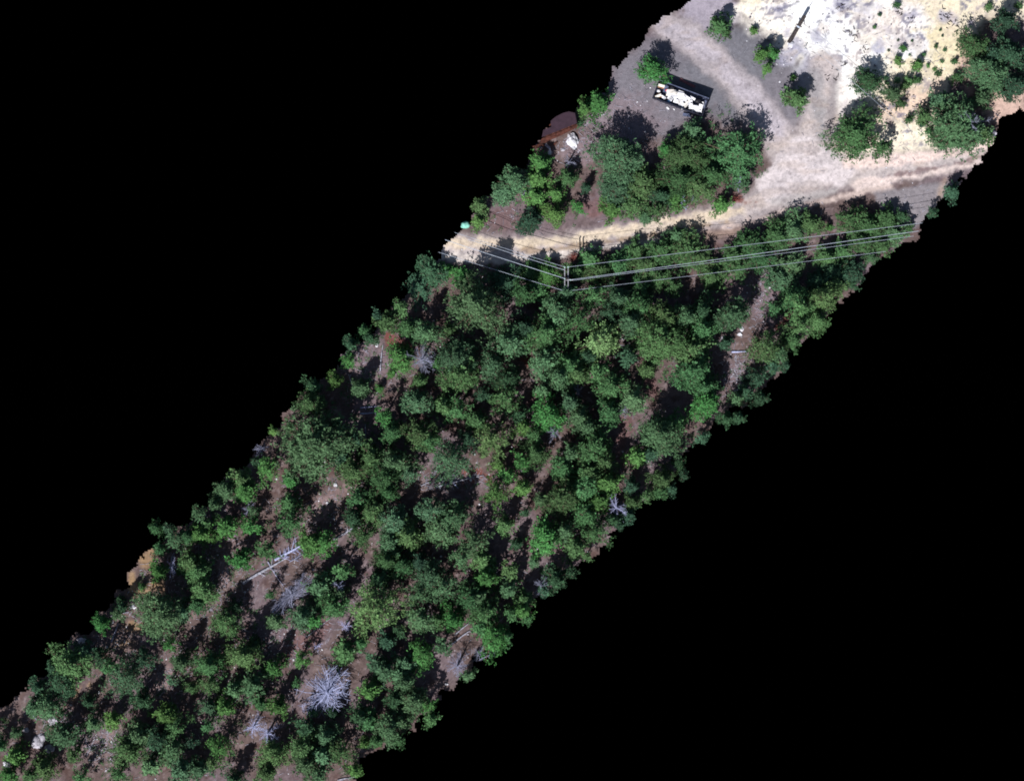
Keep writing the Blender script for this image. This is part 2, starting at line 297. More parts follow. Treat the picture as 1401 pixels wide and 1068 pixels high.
# ------------------------------------------------------------ pine crowns
def crown_mesh(Rr, H, seed, style):
    """whorls of limbs carrying tufts of narrow leaf faces"""
    rnd = random.Random(seed); V = []; F = []; limbs = MB()
    z0 = H*(.26 if style != 'bush' else .05); ph = [rnd.uniform(0, 6.28) for _ in range(4)]
    off = [rnd.uniform(-.12, .12)*Rr for _ in range(2)]
    def lobe(a, z): return 1+.19*math.sin(3*a+ph[0]+z*.7)+.15*math.sin(5*a+ph[1]-z*1.1)+.17*math.sin(2*a+ph[2])+.07*math.sin(9*a+ph[3])
    def tuft(p, out, sz, n):
        for _ in range(n):
            d = Vector((rnd.gauss(0, 1), rnd.gauss(0, 1), rnd.gauss(0, .7)+.35))+out*.7
            d.normalize(); L = sz*rnd.uniform(.7, 1.3); w = L*rnd.uniform(.2, .38)
            N = p-Vector((off[0]*.5, off[1]*.5, H*.38)); N.z *= Rr/H*1.6; N = N.normalized()+Vector((rnd.gauss(0, 1), rnd.gauss(0, 1), rnd.gauss(0, 1)))*.42
            s = d.cross(N).normalized()*w
            q = p+Vector((rnd.gauss(0, 1), rnd.gauss(0, 1), rnd.gauss(0, 1)))*sz*.42
            b = len(V); V.extend((q, q+d*L*.55+s, q+d*L, q+d*L*.45-s)); F.append((b, b+1, b+2, b+3))
    step = .42 if style != 'loose' else .55; z = z0; top = .98*H
    while z < top:
        t = (z-z0)/(top-z0)
        if style == 'cone': rad = Rr*(1-t)**.85*(.8+.2*min(1, t*6+.3))
        else: rad = Rr*max(0, 1-t**1.45)**.62*(.72+.28*min(1, t*4))
        rad = max(rad, .16); n = max(4, int(5+rad*2.5)) if style != 'loose' else max(3, int(3+rad*1.3)); a0 = rnd.uniform(0, 6.28)
        cx = off[0]*t; cy = off[1]*t
        for i in range(n):
            a = a0+6.283*i/n+rnd.gauss(0, .22); L = rad*lobe(a, z)*rnd.uniform(.66, 1.16)
            o = Vector((math.cos(a), math.sin(a), 0)); rise = rnd.uniform(.0, .32)-.16*(1-t)
            tip = Vector((cx, cy, z))+o*L+Vector((0, 0, L*rise)); base = Vector((cx*.5, cy*.5, z))
            if L > .3: base.x = base.y = 0; limbs.tube([base, base.lerp(tip, .5)+Vector((0, 0, .05*L)), tip], [.012+.02*L, .012+.012*L, .008], 4, False)
            k = max(2, int(L/.26))
            for j in range(k):
                f = (j+.8)/k
                if f < .25 and rnd.random() < .6: continue
                side = Vector((-o.y, o.x, 0))
                wv = L*.34*(.35+f*.9)
                for _ in range(1+(f > .55)+(f > .7 and L > 1.3)):
                    p = base.lerp(tip, f)+side*rnd.gauss(0, wv*.5)+Vector((0, 0, rnd.gauss(0, .08)+.04))
                    tuft(p, o, rnd.uniform(.13, .24), rnd.randint(9, 13))
        z += step*rnd.uniform(.8, 1.2)*(.75+.25*(rad/Rr))
    tuft(Vector((off[0], off[1], H)), Vector((0, 0, 1)), .2, 14)
    return V, F, limbs
protos = {}
def make_proto(key, Rr, H, seed, style):
    V, F, limbs = crown_mesh(Rr, H, seed, style)
    e = empty('pine_tree', (0, 0, -200)) if style != 'bush' else empty('green_shrub', (0, 0, -200))
    limbs.tube([(0, 0, -.3), (0, 0, .3), (.03, .02, H*.5), (0, 0, H*.97)], [.05+H*.02, .04+H*.016, .03+H*.009, .01], 7)
    tk = limbs.out('trunk' if style != 'bush' else 'stem', M['bark'], e); c = mesh('crown' if style != 'bush' else 'foliage', V, F, M['G'], e)
    c.material_slots[0].link = 'OBJECT'; c.material_slots[0].material = M['G']
    protos.setdefault(key, []).append((e, Rr, H, [tk, c]))
for i, st in enumerate(('cone', 'round', 'loose', 'round', 'cone', 'loose')): make_proto('S', 1.0, 4.2, 10+i, st)
for i, st in enumerate(('round', 'cone', 'round', 'loose', 'round', 'cone', 'loose', 'round')): make_proto('M', 1.7, 5.8, 30+i, st)
for i, st in enumerate(('round', 'loose', 'round', 'cone', 'round')): make_proto('L', 2.6, 7.8, 50+i, st)
for i in range(3): make_proto('bush', .55, .9, 70+i, 'bush')
for i in range(2): make_proto('bushbig', .9, 1.7, 80+i, 'bush')

TREES = """985 36 13 G;893 97 17 B;1088 134 14 G;948 182 14 T;818 140 15 B;800 149 10 B;1057 73 9 B;1045 73 8 B;1037 80 8 B;1050 95 9 B
1187 113 17 D;1170 181 32 G;1206 201 15 G;1221 129 11 T;1310 172 34 T;1265 160 11 G;1288 138 13 T;1332 62 18 G;1352 100 24 T;1382 74 23 D;1388 118 18 D;1292 190 13 T;1344 132 15 T;1358 74 14 D;1375 28 14 D;1345 185 12 G
738 224 14 B;736 246 14 B;732 268 13 B;704 250 18 T;688 264 15 T;657 283 10 G;655 303 9 B;725 303 16 D;758 292 16 B;760 265 11 B;792 283 11 B;776 244 12 G;803 257 7 D;845 218 32 T;842 258 24 T;836 283 14 B;866 280 17 G;880 250 20 G
940 212 26 G;1008 212 36 G;932 245 26 G;912 206 9 B;925 274 13 B;956 258 24 G;975 236 22 G;988 280 11 B;900 286 15 G;882 296 10 T;1012 250 15 T;905 268 16 D
925 322 12 T;905 345 19 G;940 342 22 G;962 358 18 G;872 345 14 G;882 364 18 G;848 360 18 G;822 372 20 G;806 354 14 G;1002 352 15 G;1030 336 20 G;1062 322 21 G;1086 313 20 T;1110 306 17 G;1160 302 20 G;1190 308 21 G;1214 300 15 G;1226 320 13 T;1244 311 9 G;1180 332 16 G;1208 335 13 G;1130 352 17 G;1152 344 13 G;1068 382 20 T;1082 364 18 T;1042 352 18 G;1012 366 18 G;976 378 20 G;1303 262 10 D;1275 290 8 D;1235 296 8 D
590 372 19 D;574 395 20 D;611 370 10 B;631 378 11 B;548 420 13 G;532 440 13 G;580 455 18 T;556 450 12 G;655 420 36 T;692 388 22 D;613 450 9 G;626 488 24 T;697 470 19 T;672 502 16 T;549 490 17 B;508 464 8 D;600 495 9 B;725 372 13 G;716 402 13 G;640 392 14 T
747 376 20 B;736 398 14 G;810 406 18 G;788 372 12 G;762 428 20 T;745 458 26 G;790 442 19 G;778 498 21 G;822 470 21 L;862 440 19 T;848 406 18 T;872 420 17 G;905 470 30 Y;908 438 20 Y;940 434 18 T;860 490 15 D;878 396 18 G;898 380 16 G;742 494 18 T;720 448 14 D;921 392 16 G;830 428 16 D;775 402 11 T;804 488 13 D;884 505 11 G
1003 430 21 T;962 424 17 D;960 452 21 G;948 480 22 G;1048 476 24 G;1066 488 15 T;1060 422 12 G;1086 406 16 G;1092 448 18 G;1100 422 22 Y;1124 408 20 Y;1116 438 17 Y;1086 464 12 G;1144 392 16 Y;948 508 22 G;965 551 19 B;966 528 18 G;1008 546 9 T;1036 518 14 D;1140 372 16 D;1165 376 16 D;1118 385 15 D;993 470 8 D;1020 536 9 D
425 552 18 G;428 530 11 D;457 520 9 B;478 494 11 B;492 530 12 T;432 608 41 T;397 584 8 B;374 590 6 B;366 641 17 B;396 656 10 B;480 642 19 G;526 569 15 B;536 592 17 G;506 622 15 G;541 632 21 T;522 656 19 G;560 648 13 T;570 550 17 T;576 596 19 G;535 512 5 B;519 532 5 B;575 522 9 Y;466 625 14 D;487 600 10 D
630 514 23 Y;686 546 21 Y;694 518 16 D;626 560 19 G;606 556 14 G;670 606 23 Y;642 604 16 D;617 632 25 T;587 604 16 G;652 574 14 G;750 570 20 B;716 586 10 B;765 514 19 T;791 506 17 G;779 550 15 T;791 570 16 T;732 620 18 G;711 632 13 B;695 652 13 B;680 636 9 B;770 642 17 G;782 620 14 T;742 536 11 T;730 596 12 G;710 566 11 D;660 540 12 D
836 526 20 G;866 546 19 T;818 508 15 G;832 564 16 G;804 586 17 T;812 612 22 G;828 632 17 G;806 650 18 G;905 596 25 T;926 580 15 G;870 625 13 B;905 655 16 G;960 600 11 D;928 634 11 D;832 662 15 B;864 666 11 D;890 620 10 D;884 678 9 G
328 655 14 G;334 673 15 B;307 672 13 T;274 702 12 T;240 736 14 T;256 736 11 G;276 732 16 B;308 722 15 B;342 720 14 B;346 700 9 T;396 712 19 G;395 690 13 G;330 766 12 B;364 752 15 G;426 744 15 B;262 770 14 G;218 752 9 G;217 780 11 B
443 744 18 B;468 782 15 G;530 672 16 G;490 682 15 G;511 700 17 G;496 730 18 G;540 716 18 T;560 734 19 Y;534 742 16 T;590 698 19 T;602 724 19 T;620 708 19 T;650 740 20 T;632 762 16 T;530 766 18 G;551 776 16 G;590 786 18 T;574 768 13 D;602 806 20 T;511 832 35 Y;441 800 15 T;466 812 12 T;484 708 12 D;520 792 13 D
676 676 18 B;716 668 11 B;741 684 9 T;770 680 22 G;800 666 20 G;820 684 14 B;690 718 12 Y;745 736 20 B;770 728 16 T;800 706 17 G;816 728 17 G;866 688 9 G;788 748 14 G;660 768 14 Y;666 790 15 B;700 780 15 Y;696 806 13 T;652 816 15 T;760 790 14 D;803 760 8 G;744 806 11 D;716 818 10 G;730 770 6 T;720 700 8 D;838 710 10 D;706 745 8 D
270 782 19 G;277 806 17 G;268 826 12 G;216 841 28 T;248 836 11 T;194 803 5 B;167 830 8 D;161 842 11 T;139 852 11 B;310 851 17 G;233 881 10 B;246 906 14 T;322 832 9 D
414 842 18 T;426 848 11 B;376 850 11 T;370 814 8 G;456 828 17 G;330 898 21 Y;376 914 12 B;411 902 11 B;404 934 7 G;472 892 15 G;512 906 15 T;350 880 9 D;494 880 8 G;528 878 12 D;545 862 11 D
575 848 17 T;620 846 17 B;570 812 18 T;640 822 18 G;662 838 17 G;674 872 19 B;655 858 14 G;605 884 13 T;576 898 16 B;700 838 12 G;716 834 12 B;552 934 14 T;564 960 18 T;586 962 12 B;556 910 13 T;600 850 9 G
98 908 23 G;84 932 18 D;118 892 14 D;62 968 19 T;44 966 12 T;170 930 25 T;150 912 13 G;152 986 10 B;126 990 11 T;86 1006 19 T;100 1032 13 G;20 1036 13 B;60 1050 17 Y;4 986 6 G;190 1008 20 T;176 1028 18 G;214 1014 16 D;162 1058 13 G;110 1064 12 G;206 1046 14 T;226 978 15 B;138 898 14 D;196 902 18 D;10 1062 11 B;40 1062 10 G;194 958 12 D;120 960 9 D
284 910 21 G;282 936 16 G;234 930 9 T;320 944 11 T;344 940 15 T;355 962 9 G;380 966 12 B;286 966 12 T;306 968 13 B;240 992 16 G;285 992 11 G;301 1020 18 B;290 1042 12 G;236 1028 16 T;246 1054 15 T;270 1050 13 T;415 996 15 D;416 1020 18 G;420 1046 19 T;374 1032 18 Y;364 1056 13 G;320 1064 12 D;262 940 8 G;262 1015 10 D
506 942 14 B;526 914 15 T;546 922 13 T;492 978 13 D;540 962 13 D;530 998 18 T;508 984 11 G;448 1008 18 T;467 1030 20 G;500 1014 7 B;440 1032 15 T;484 1054 9 B;552 988 11 T;436 1058 13 T;516 1014 9 G;455 975 9 D;430 975 9 D
212 722 8 G;292 690 9 T;284 716 9 G;232 722 8 T;350 630 8 D;480 470 9 D;498 452 8 G;516 432 9 D;72 912 9 D;50 938 10 D;165 820 6 D;990 572 9 D;1056 505 12 D;1078 470 9 G;935 650 9 D;904 672 9 G;858 705 9 D;780 782 9 D;722 846 8 G;690 872 9 G;640 925 8 T;590 985 9 G;545 1012 8 G;1192 352 9 T;1166 388 10 D;-12 1002 13 D;20 1003 8 T;0 1020 9 G;846 716 9 D;1010 572 8 D;1040 545 10 D;1072 500 9 D;918 668 8 D"""  # the pine past the left border is added to cast shade over the corner
SHR = """1031 42 6 B;1085 107 4 B;1227 7 5 G;1197 37 3 G;1353 10 6 Y;1236 66 5 B;1229 83 7 B;1255 90 9 B;1270 90 3 B;1279 95 3 B;1284 101 5 G;1289 84 3 G;1306 84 5 G;1281 63 3 G;1293 68 3 G;1264 75 3 G;1248 56 2 D;1229 55 2 D;1290 49 2 D;1287 41 2 D;1212 107 4 T;1214 114 3 G;1228 110 5 T;1243 110 8 G;1255 110 6 G;1238 118 8 G;1232 142 8 G;1244 164 7 G;1270 180 5 G;1261 171 4 D;1276 187 4 B;1310 106 9 G;994 45 7 G;979 27 6 G;1135 311 5 B;793 170 6 D;244 784 3 G;1394 8 6 G;1204 20 3 D;1216 69 2 D;1245 75 2 G"""
LAND = [(931,134,'the rubbish skip'),(775,380,'the utility pole'),(1090,40,'the leaning dark timber'),(765,180,'the rusty shed'),
(447,945,'the biggest silvery dead tree'),(358,1000,'the twin silvery dead trees'),(236,777,'the narrow pale dead tree'),(578,492,'the blue-grey dead tree'),
(843,695,'the lavender snag'),(372,775,'the long silver fallen trunks'),(432,608,'the broadest blue-green crown'),(655,420,'the broad roadside crown'),
(822,470,'the lime-coloured tree'),(511,832,'the yellow-green giant'),(905,470,'the olive tree in the upper forest'),(1015,453,'the white rocks'),
(53,1015,'the largest pale boulder'),(1012,512,'the stony opening'),(505,562,'the pair of parallel logs'),(1110,225,'the track junction'),
(192,804,'the yellow sandy patch'),(628,872,'the short diagonal logs'),(612,660,'the brushwood pile'),(90,965,'the orange soil streak'),
(1345,215,'the right end of the track'),(730,735,'the lower right forest glade'),(855,590,'the narrow red-soil gap'),(1255,280,'the grey gravel pad'),
(1250,50,'the yellow clearing'),(730,545,'the reddish opening mid forest'),(625,912,'the hazy dead shrub'),(1310,170,'the broad right-hand tree'),(1008,212,'the junction tree')]
ORD = ['nearest','second','third','fourth','fifth','sixth','seventh','eighth','ninth','tenth','eleventh','twelfth']
DIRW = ['right','upper right','top','upper left','left','lower left','bottom','lower right']
LOOK = dict(D='dark green', T='blue-green', G='mid-green', B='bright green', Y='yellow-green', L='lime')
def size_word(r, shrub):
    if shrub: return 'tiny' if r < 3.5 else 'small' if r < 6 else 'bushy'
    return 'small' if r < 11 else 'mid-sized' if r < 17 else 'large' if r < 26 else 'broad'
def parse(s): return [(float(a), float(b), float(c), d) for a, b, c, d in (t.split() for t in s.replace('\n', ';').split(';') if t.strip())]
def labels(items, shrub):
    noun = 'shrub' if shrub else 'tree'; buck = {}
    for i, (x, y, r, k) in enumerate(items):
        d, lx, ly, nm = sorted((math.hypot(x-a, y-b), a, b, n) for a, b, n in LAND)[0]
        if (int(x), int(y)) in SPECIAL: buck[(i,)] = [(0, i)]; continue
        s = int(((math.degrees(math.atan2(ly-y, x-lx)) % 360)+22.5)//45) % 8
        buck.setdefault((LOOK[k], size_word(r, shrub), DIRW[s], nm), []).append((d, i))
    out = {}
    for key, l in buck.items():
        l.sort()
        if len(key) == 1: out[l[0][1]] = None; continue
        for q, (d, i) in enumerate(l):
            lk, sz, dr, nm = key; pos = {'top': 'above', 'bottom': 'below'}.get(dr, 'to the '+dr+' of')
            if dr == 'right' or dr == 'left': pos = dr+' of'
            out[i] = f"{sz} {lk} {noun}, {'' if len(l) == 1 else ORD[q]+' one '}{pos} {nm}"
    return out
SPECIAL = {(432,608):'broadest blue-green pine crown, left of centre beside its long black shadow',(655,420):'broad blue-green pine crown just below the left end of the road',
(822,470):'single lime-coloured tree with feathery light foliage in the upper forest',(511,832):'broadest yellow-green tree with mottled foliage in the lower forest',
(905,470):'broad olive tree in the upper forest right of the lime one',(1310,170):'broad blue-green tree with a dead grey limb beside the right track',(1008,212):'dense round green tree beside the track junction'}
rt = random.Random(5)
def plant(items, shrub):
    lab = labels(items, shrub)
    used = set()
    for i, (x, y, r, k) in enumerate(items):
        rm_ = r/PPM*(.94 if shrub else 1.1 if y < 400 else 1.14)
        if shrub: key = 'bush' if r < 7 else 'bushbig'
        else: key = 'S' if r < 15.5 else 'M' if r < 24 else 'L'
        if not shrub and r < 9: key = 'S'
        ps = protos[key]
        pool = ps
        if k in 'YL' and key != 'S': pool = [p for p in ps if True]
        pi = rt.randrange(len(pool)); e, pr, ph_, kids = pool[pi]
        s = rm_/pr*1.08
        sz = ((rm_*2.25+2.3)/ph_ if not shrub else s*.95)
        if not shrub and r < 7: sz = (rm_*2.6+.3)/ph_
        if not shrub:
            if 290 < y < 400 and x > 780: sz *= .5          # low roadside trees
            elif 355 < y < 400: sz *= .42
            elif y < 400: sz *= .66
        sz *= rt.uniform(.9, 1.12)
        zt = ph_*sz*.62
        wx, wy = P(x, y, zt)
        if (key, pi) not in used: used.add((key, pi)); n = e; ks = kids
        else:
            n = e.copy(); C.objects.link(n); ks = []
            for ch in kids:
                c = ch.copy(); C.objects.link(c); c.parent = n; ks.append(c)
        n.location = (wx, wy, hw(wx, wy)-.05)
        n.rotation_euler = (rt.gauss(0, .02), rt.gauss(0, .02), rt.uniform(0, 6.28)); n.scale = (s*rt.uniform(.93, 1.07), s*rt.uniform(.93, 1.07), sz)
        ks[-1].material_slots[0].link = 'OBJECT'; ks[-1].material_slots[0].material = M[k]
        l = SPECIAL.get((int(x), int(y))) or lab[i]
        n.name = 'green_shrub' if shrub else 'broadleaf_tree' if k in 'BL' else 'pine_tree'
        tag(n, l, 'shrub' if shrub else 'broadleaf tree' if k in 'BL' else 'pine tree', 'low shrubs dotted over the bare clearing' if shrub else 'bright broadleaf trees' if k in 'BL' else 'pines of the forest and yard')
plant(parse(TREES), False); plant(parse(SHR), True)
for l in protos.values():
    for e, a, b, kids in l:
        if 'label' not in e:
            for k in kids: bpy.data.objects.remove(k)
            bpy.data.objects.remove(e)

# ------------------------------------------------------------ dead trees
def dead_tree(px, py, r, h, n, m, label, seed, el=1.0, ang=0, group='bleached dead trees', name='dead_tree', twig=5):
    rnd = random.Random(seed); rr = r/PPM; x, y = P(px, py, h*.6)
    e = empty(name, (x, y, hw(x, y)), R(ang)); tag(e, label, 'dead tree', group)
    t = MB(); t.tube([(0, 0, -.2), (.02, .03, h*.5), (0, 0, h)], [.09+.02*h, .05+.01*h, .015], 7); t.out('trunk', m, e)
    b = MB()
    for i in range(n):
        a = i*2.4+rnd.gauss(0, .3); f = rnd.uniform(.25, 1); z = h*f; L = rr*rnd.uniform(.4, 1.15)*(1.15-.4*f)*(1+.2*math.sin(2*a+seed))
        d = Vector((math.cos(a)*el, math.sin(a), rnd.uniform(-.1, .35)))
        sd = Vector((-math.sin(a), math.cos(a), 0)); bend = rnd.gauss(0, .3)
        p = [Vector((0, 0, z))+d*L*q+sd*bend*L*q*q+Vector((0, 0, -.12*L*q*q)) for q in (0, .35, .7, 1)]
        w = .009+.010*L; b.tube(p, [w*1.5, w*1.15, w*.8, w*.45], 4, False)
        for _ in range(twig):
            q = rnd.uniform(.3, .9); s0 = p[0].lerp(p[3], q); sg = rnd.choice((-1, 1))
            tp = s0+(d*.7+sd*sg*rnd.uniform(.4, .9)+Vector((0, 0, rnd.uniform(-.1, .3)))).normalized()*L*rnd.uniform(.15, .36)
            b.tube([s0, tp], [w*.75, w*.4], 3, False)
    b.out('branches', m, e); return e
DT = [(449,945,34,5.0,90,'dead','biggest silvery dead tree with branches spread like a star, bottom centre'),
(347,994,15,3.5,34,'dead','left of the twin silvery dead trees near the bottom'),(367,1002,17,3.8,36,'dead','right of the twin silvery dead trees near the bottom'),
(577,492,22,5,46,'deadd','blue-grey bare dead tree above centre left, beside bright low shrubs'),(843,694,19,4,36,'dead','lavender bare snag at the lower right edge of the forest'),
(626,910,18,3.6,40,'deadd','hazy grey dead shrub on the lower right edge'),(340,697,14,3.2,30,'deadd','small grey dead tree among bright trees at the left edge'),
(356,614,11,3,26,'deadd','pale dead shrub at the left edge above a bright green tree'),(433,884,7,1.6,22,'dead','tiny white dead shrub standing on open brown soil'),
(473,856,10,2.4,24,'dead','small pale snag touching the broadest yellow-green tree on its left'),(852,560,12,3,28,'deadd','pale ashy dead tree beside the narrow red-soil gap'),
(790,533,9,2.6,20,'deadd','small dead tree in the middle of the forest'),(932,273,10,3,16,'dead','white dead limbs over a bright tree above the road'),
(1011,250,13,3.6,20,'dead','white dead limbs beside the dense round tree at the junction'),(1326,168,24,6,26,'deadd','thin grey dead limbs rising through the broad tree by the right track'),
(778,222,10,2.4,26,'deadd','grey dead brush below the rusty shed'),(465,802,12,4,22,'dead','pale dead twigs left of the broadest yellow-green tree'),
(758,590,13,4,26,'deadd','faint grey dead tree right of centre'),(740,800,14,4,26,'deadd','shaded grey dead tree at the lower right edge beside dark trees'),
(175,222+0,0,0,0,'','') ,(655,893,13,2.5,22,'deadd','low dead branches hanging over the lower right edge'),(948,272,8,2.4,18,'deadd','small grey dead shrub between trees above the road'),
(718,264,8,2.6,20,'deadd','faint dead twigs left of the bright green column of trees'),(166,916+0,0,0,0,'',''),(1220,66+0,0,0,0,'','')]
for i, (x, y, r, h, n, m, l) in enumerate(DT):
    if n: dead_tree(x, y, r, h, n, M[m], l, 100+i)
e = dead_tree(236, 776, 12, 2.6, 40, M['dead'], 'narrow pale dead tree in front of black shade at the left edge', 150); e.scale = (.75, 1.35, 1)
e = dead_tree(400, 812, 24, 3.9, 90, M['deadd'], 'long grey dead tree with tangled branches below the long silver trunk', 151, ang=38); e.scale = (1.75, .62, 1)
for x, y, r, l in ((785, 350, 9, 'rust-red dead bush beside the road just above the utility pole'), (1006, 273, 8, 'low rust-red dead bush at the road edge below the dense round tree')):
    e = dead_tree(x, y, r, .7, 46, M['redl'], l, int(x), group='rust-red dead bushes', name='dead_bush', twig=5)
    e.scale = (1.2, .8, 1)

# ------------------------------------------------------------ fallen logs
def log(x0, y0, x1, y1, w, label, m='log', seed=0, br=0, group='fallen logs on the forest floor', z=.16, brl=1.2):
    rnd = random.Random(seed+7); a = P(x0, y0); b = P(x1, y1); A = Vector((*a, hw(*a)+z)); B_ = Vector((*b, hw(*b)+z)); c = (A+B_)/2
    g = max(0, hw(c.x, c.y)+z*.7-c.z)
    e = empty('fallen_log', A); tag(e, label, 'log', group); d = B_-A; t = MB(); u = Vector((-d.y, d.x, 0)).normalized()
    pts = [d*q+u*math.sin(q*5+seed)*d.length*.012+Vector((0, 0, g*math.sin(q*3.14))) for q in (0, .25, .5, .75, 1)]
    t.tube(pts, [w*1.15, w, w*.9, w*.7, w*.45], 8); t.out('log_trunk', M[m], e)
    if br:
        q_ = MB()
        for i in range(br):
            f = rnd.uniform(.15, 1); s = rnd.choice((-1, 1)); L = brl*rnd.uniform(.4, 1)
            p0 = d*f; dr = (d.normalized()*rnd.uniform(.3, 1)+u*s*rnd.uniform(.5, 1)+Vector((0, 0, rnd.uniform(-.05, .5)))).normalized()
            q_.tube([p0, p0+dr*L*.5, p0+dr*L+u*s*.1], [w*.28+.012, w*.2+.01, .012], 4, False)
            for _ in range(2):
                k = rnd.uniform(.3, .9); s0 = p0+dr*L*k; q_.tube([s0, s0+(dr+Vector((rnd.gauss(0, .7), rnd.gauss(0, .7), .1))).normalized()*L*.35], [.018, .01], 3, False)
        q_.out('broken_limbs', M[m], e)
    return e
LOGS = [(332,798,390,763,.16,'long silver fallen trunk crossing open soil at lower left','log',4,1.0),(376,766,414,744,.14,'thinner silver trunk with bare limbs above the long silver one','dead',16,1.6),
(366,768,388,802,.07,'thin dark limb fallen across between the silver trunks','deadd',3,.8),(372,838,388,822,.08,'grey branchy limb at the lower tip of the long grey dead tree','dead',12,.8),(396,768,418,756,.06,'bleached branch end by the thinner silver trunk','deadd',14,.9),
(520,508,524,472,.07,'thin upright-lying pole-like log right of small pale stones','log',2,.4),(484,532,477,512,.07,'short pale log above the largest black shadow','log',2,.4),
(493,558,518,555,.07,'upper log of the parallel pair right of the black shadow','dead',1,.4),(493,566,514,564,.08,'lower log of the parallel pair right of the black shadow','dead',1,.4),
(500,580,501,604,.06,'thin upright-lying log below the parallel pair','deadd',2,.5),(1001,481,1024,481,.09,'short pale log at the top of the stony opening','dead',0,0),
(616,882,643,862,.10,'longer of the short diagonal logs in the lower right forest','log',2,.5),(622,868,640,853,.07,'dark reddish stick above the longer diagonal log','log',0,0),
(153,878,162,852,.09,'straight grey-blue log on brown slope at the left edge','deadd',0,0),(152,839,176,837,.05,'thin pale stick over a shrub at the left edge','dead',0,0),
(457,738,487,719,.12,'pale broken log with splintered end in the left forest','log',8,.7),(618,657,627,668,.07,'short white log over black shade at the brushwood pile','dead',0,0),
(600,664,662,650,.08,'brown fallen pole along the brushwood pile','log',14,1.1),(576,664,604,652,.05,'thin brown branch left in the brushwood pile','log',20,1.3),
(450,922,458,908,.05,'thin dark stick above the biggest dead tree','deadd',3,.4),(515,955,528,925,.06,'purple-grey branch right of a bright tree near the bottom','deadd',14,.8),
(963,262,972,272,.05,'thin grey stick beside the lower red bush','dead',0,0),(43,976,50,985,.04,'small white stick at the far lower left','dead',0,0),
(914,270,940,287,.05,'white stick under the white dead limbs above the road','dead',4,.5),(752,203,754,212,.08,'small white broken stick below the rusty shed','white',0,0),
(462,1066,486,1061,.07,'log along the bottom edge of the strip','log',3,.5),(655,903,682,889,.05,'thin grey branch on the lower right edge','deadd',6,.5),
(118,1022,140,1016,.04,'thin stick on stony grey soil near the bottom left','log',0,0),(130,1010,118,1034,.04,'thin slanting stick on stony grey soil near the bottom left','log',0,0),
(1296,195,1310,188,.05,'small stick beside the right track','log',0,0),(420,870,452,846,.04,'thin brown twig lying on open soil below the silver trunks','log',4,.5)]
for i, (a, b, c, d, w, l, m, br, bl) in enumerate(LOGS): log(a, b, c, d, w, l, m, i, br, brl=bl or 1)

# ------------------------------------------------------------ rocks
def rock(px, py, rx, ry, rz_, m, label, seed, ang=0, name='boulder'):
    vs, fs = blobmesh(rx, ry, rz_, seed, 3, .42); x, y = P(px, py)
    o = mesh(name, vs, fs, M[m]); o.location = (x, y, hw(x, y)+.1*rz_); o.rotation_euler = (0, 0, R(ang)); tag(o, label, 'rock', 'boulders lying on the ground')
rock(783, 193, .62, .85, .6, 'rockw', 'smooth white boulder just right of the rusty shed', 1, 20)
rock(52, 1014, .72, .9, .6, 'rock', 'largest pale boulder, at the bottom left corner', 2, -35)
rock(67, 1024, .5, .5, .45, 'rock', 'smaller pale boulder just right of the largest one', 3)
rock(35, 999, .35, .3, .3, 'rock', 'small pale stone above left of the largest boulder', 4)
rock(9, 1045, .5, .42, .4, 'rockw', 'white boulder at the far bottom left', 5)
rock(12, 1034, .4, .3, .3, 'rock', 'flat grey stone above the white corner boulder', 6)
rock(1015, 450, .22, .26, .2, 'rockw', 'upper of the two white rocks in the right forest', 7)
rock(1012, 457, .26, .22, .2, 'rockw', 'lower of the two white rocks in the right forest', 8)
rock(990, 462, .3, .25, .2, 'rock', 'grey stone left of the white rocks', 9)
rock(516, 472, .2, .26, .2, 'rockw', 'small white stone beside the thin pole-like log', 10)
rock(459, 663, .26, .2, .2, 'rockw', 'white stone on tan soil below the broadest crown', 11)
rock(182, 830, .4, .2, .2, 'rockw', 'pale stone at the foot of the yellow sandy patch', 12)
rock(611, 935, .2, .14, .14, 'rockw', 'small white stone near the lower right edge', 13)
rock(770, 205, .28, .2, .18, 'rock', 'grey stone below the rusty shed', 14)
rock(73, 985, .6, .45, .4, 'rock', 'rough pale boulder with rubble left of the orange soil streak', 15, 40)
rock(112, 876, .5, .35, .3, 'rock', 'pale rock on the tip of the left edge', 16)
rock(752, 209, .22, .3, .16, 'white', 'white lump under the shed with a stick', 17)
rock(1089, 348+0, .2, .2, .1, 'rockd', 'grey stone beneath the overhead wires', 18)
rock(1080, 383, .3, .14, .15, 'rockw', 'pale stone below a blue-green tree right of the wires', 19)
rock(895, 241, .22, .3, .25, 'rockw', 'white stone in black shade between trees above the road', 20)
rock(920, 254, .35, .4, .35, 'rock', 'lavender stone between trees above the road', 21)
rock(941, 258, .4, .55, .35, 'rockd', 'grey rock right of the lavender stone', 22)
rock(1103, 66+2, .12, .12, .08, 'rockw', 'tiny white stone below the dark pole-shadow bar', 23)
rock(769, 450, .25, .25, .3, 'rockw', 'small white rock in the upper forest', 24)
rock(1358, 182, .5, .35, .3, 'rock', 'pinkish rock at the right track by the edge', 25)
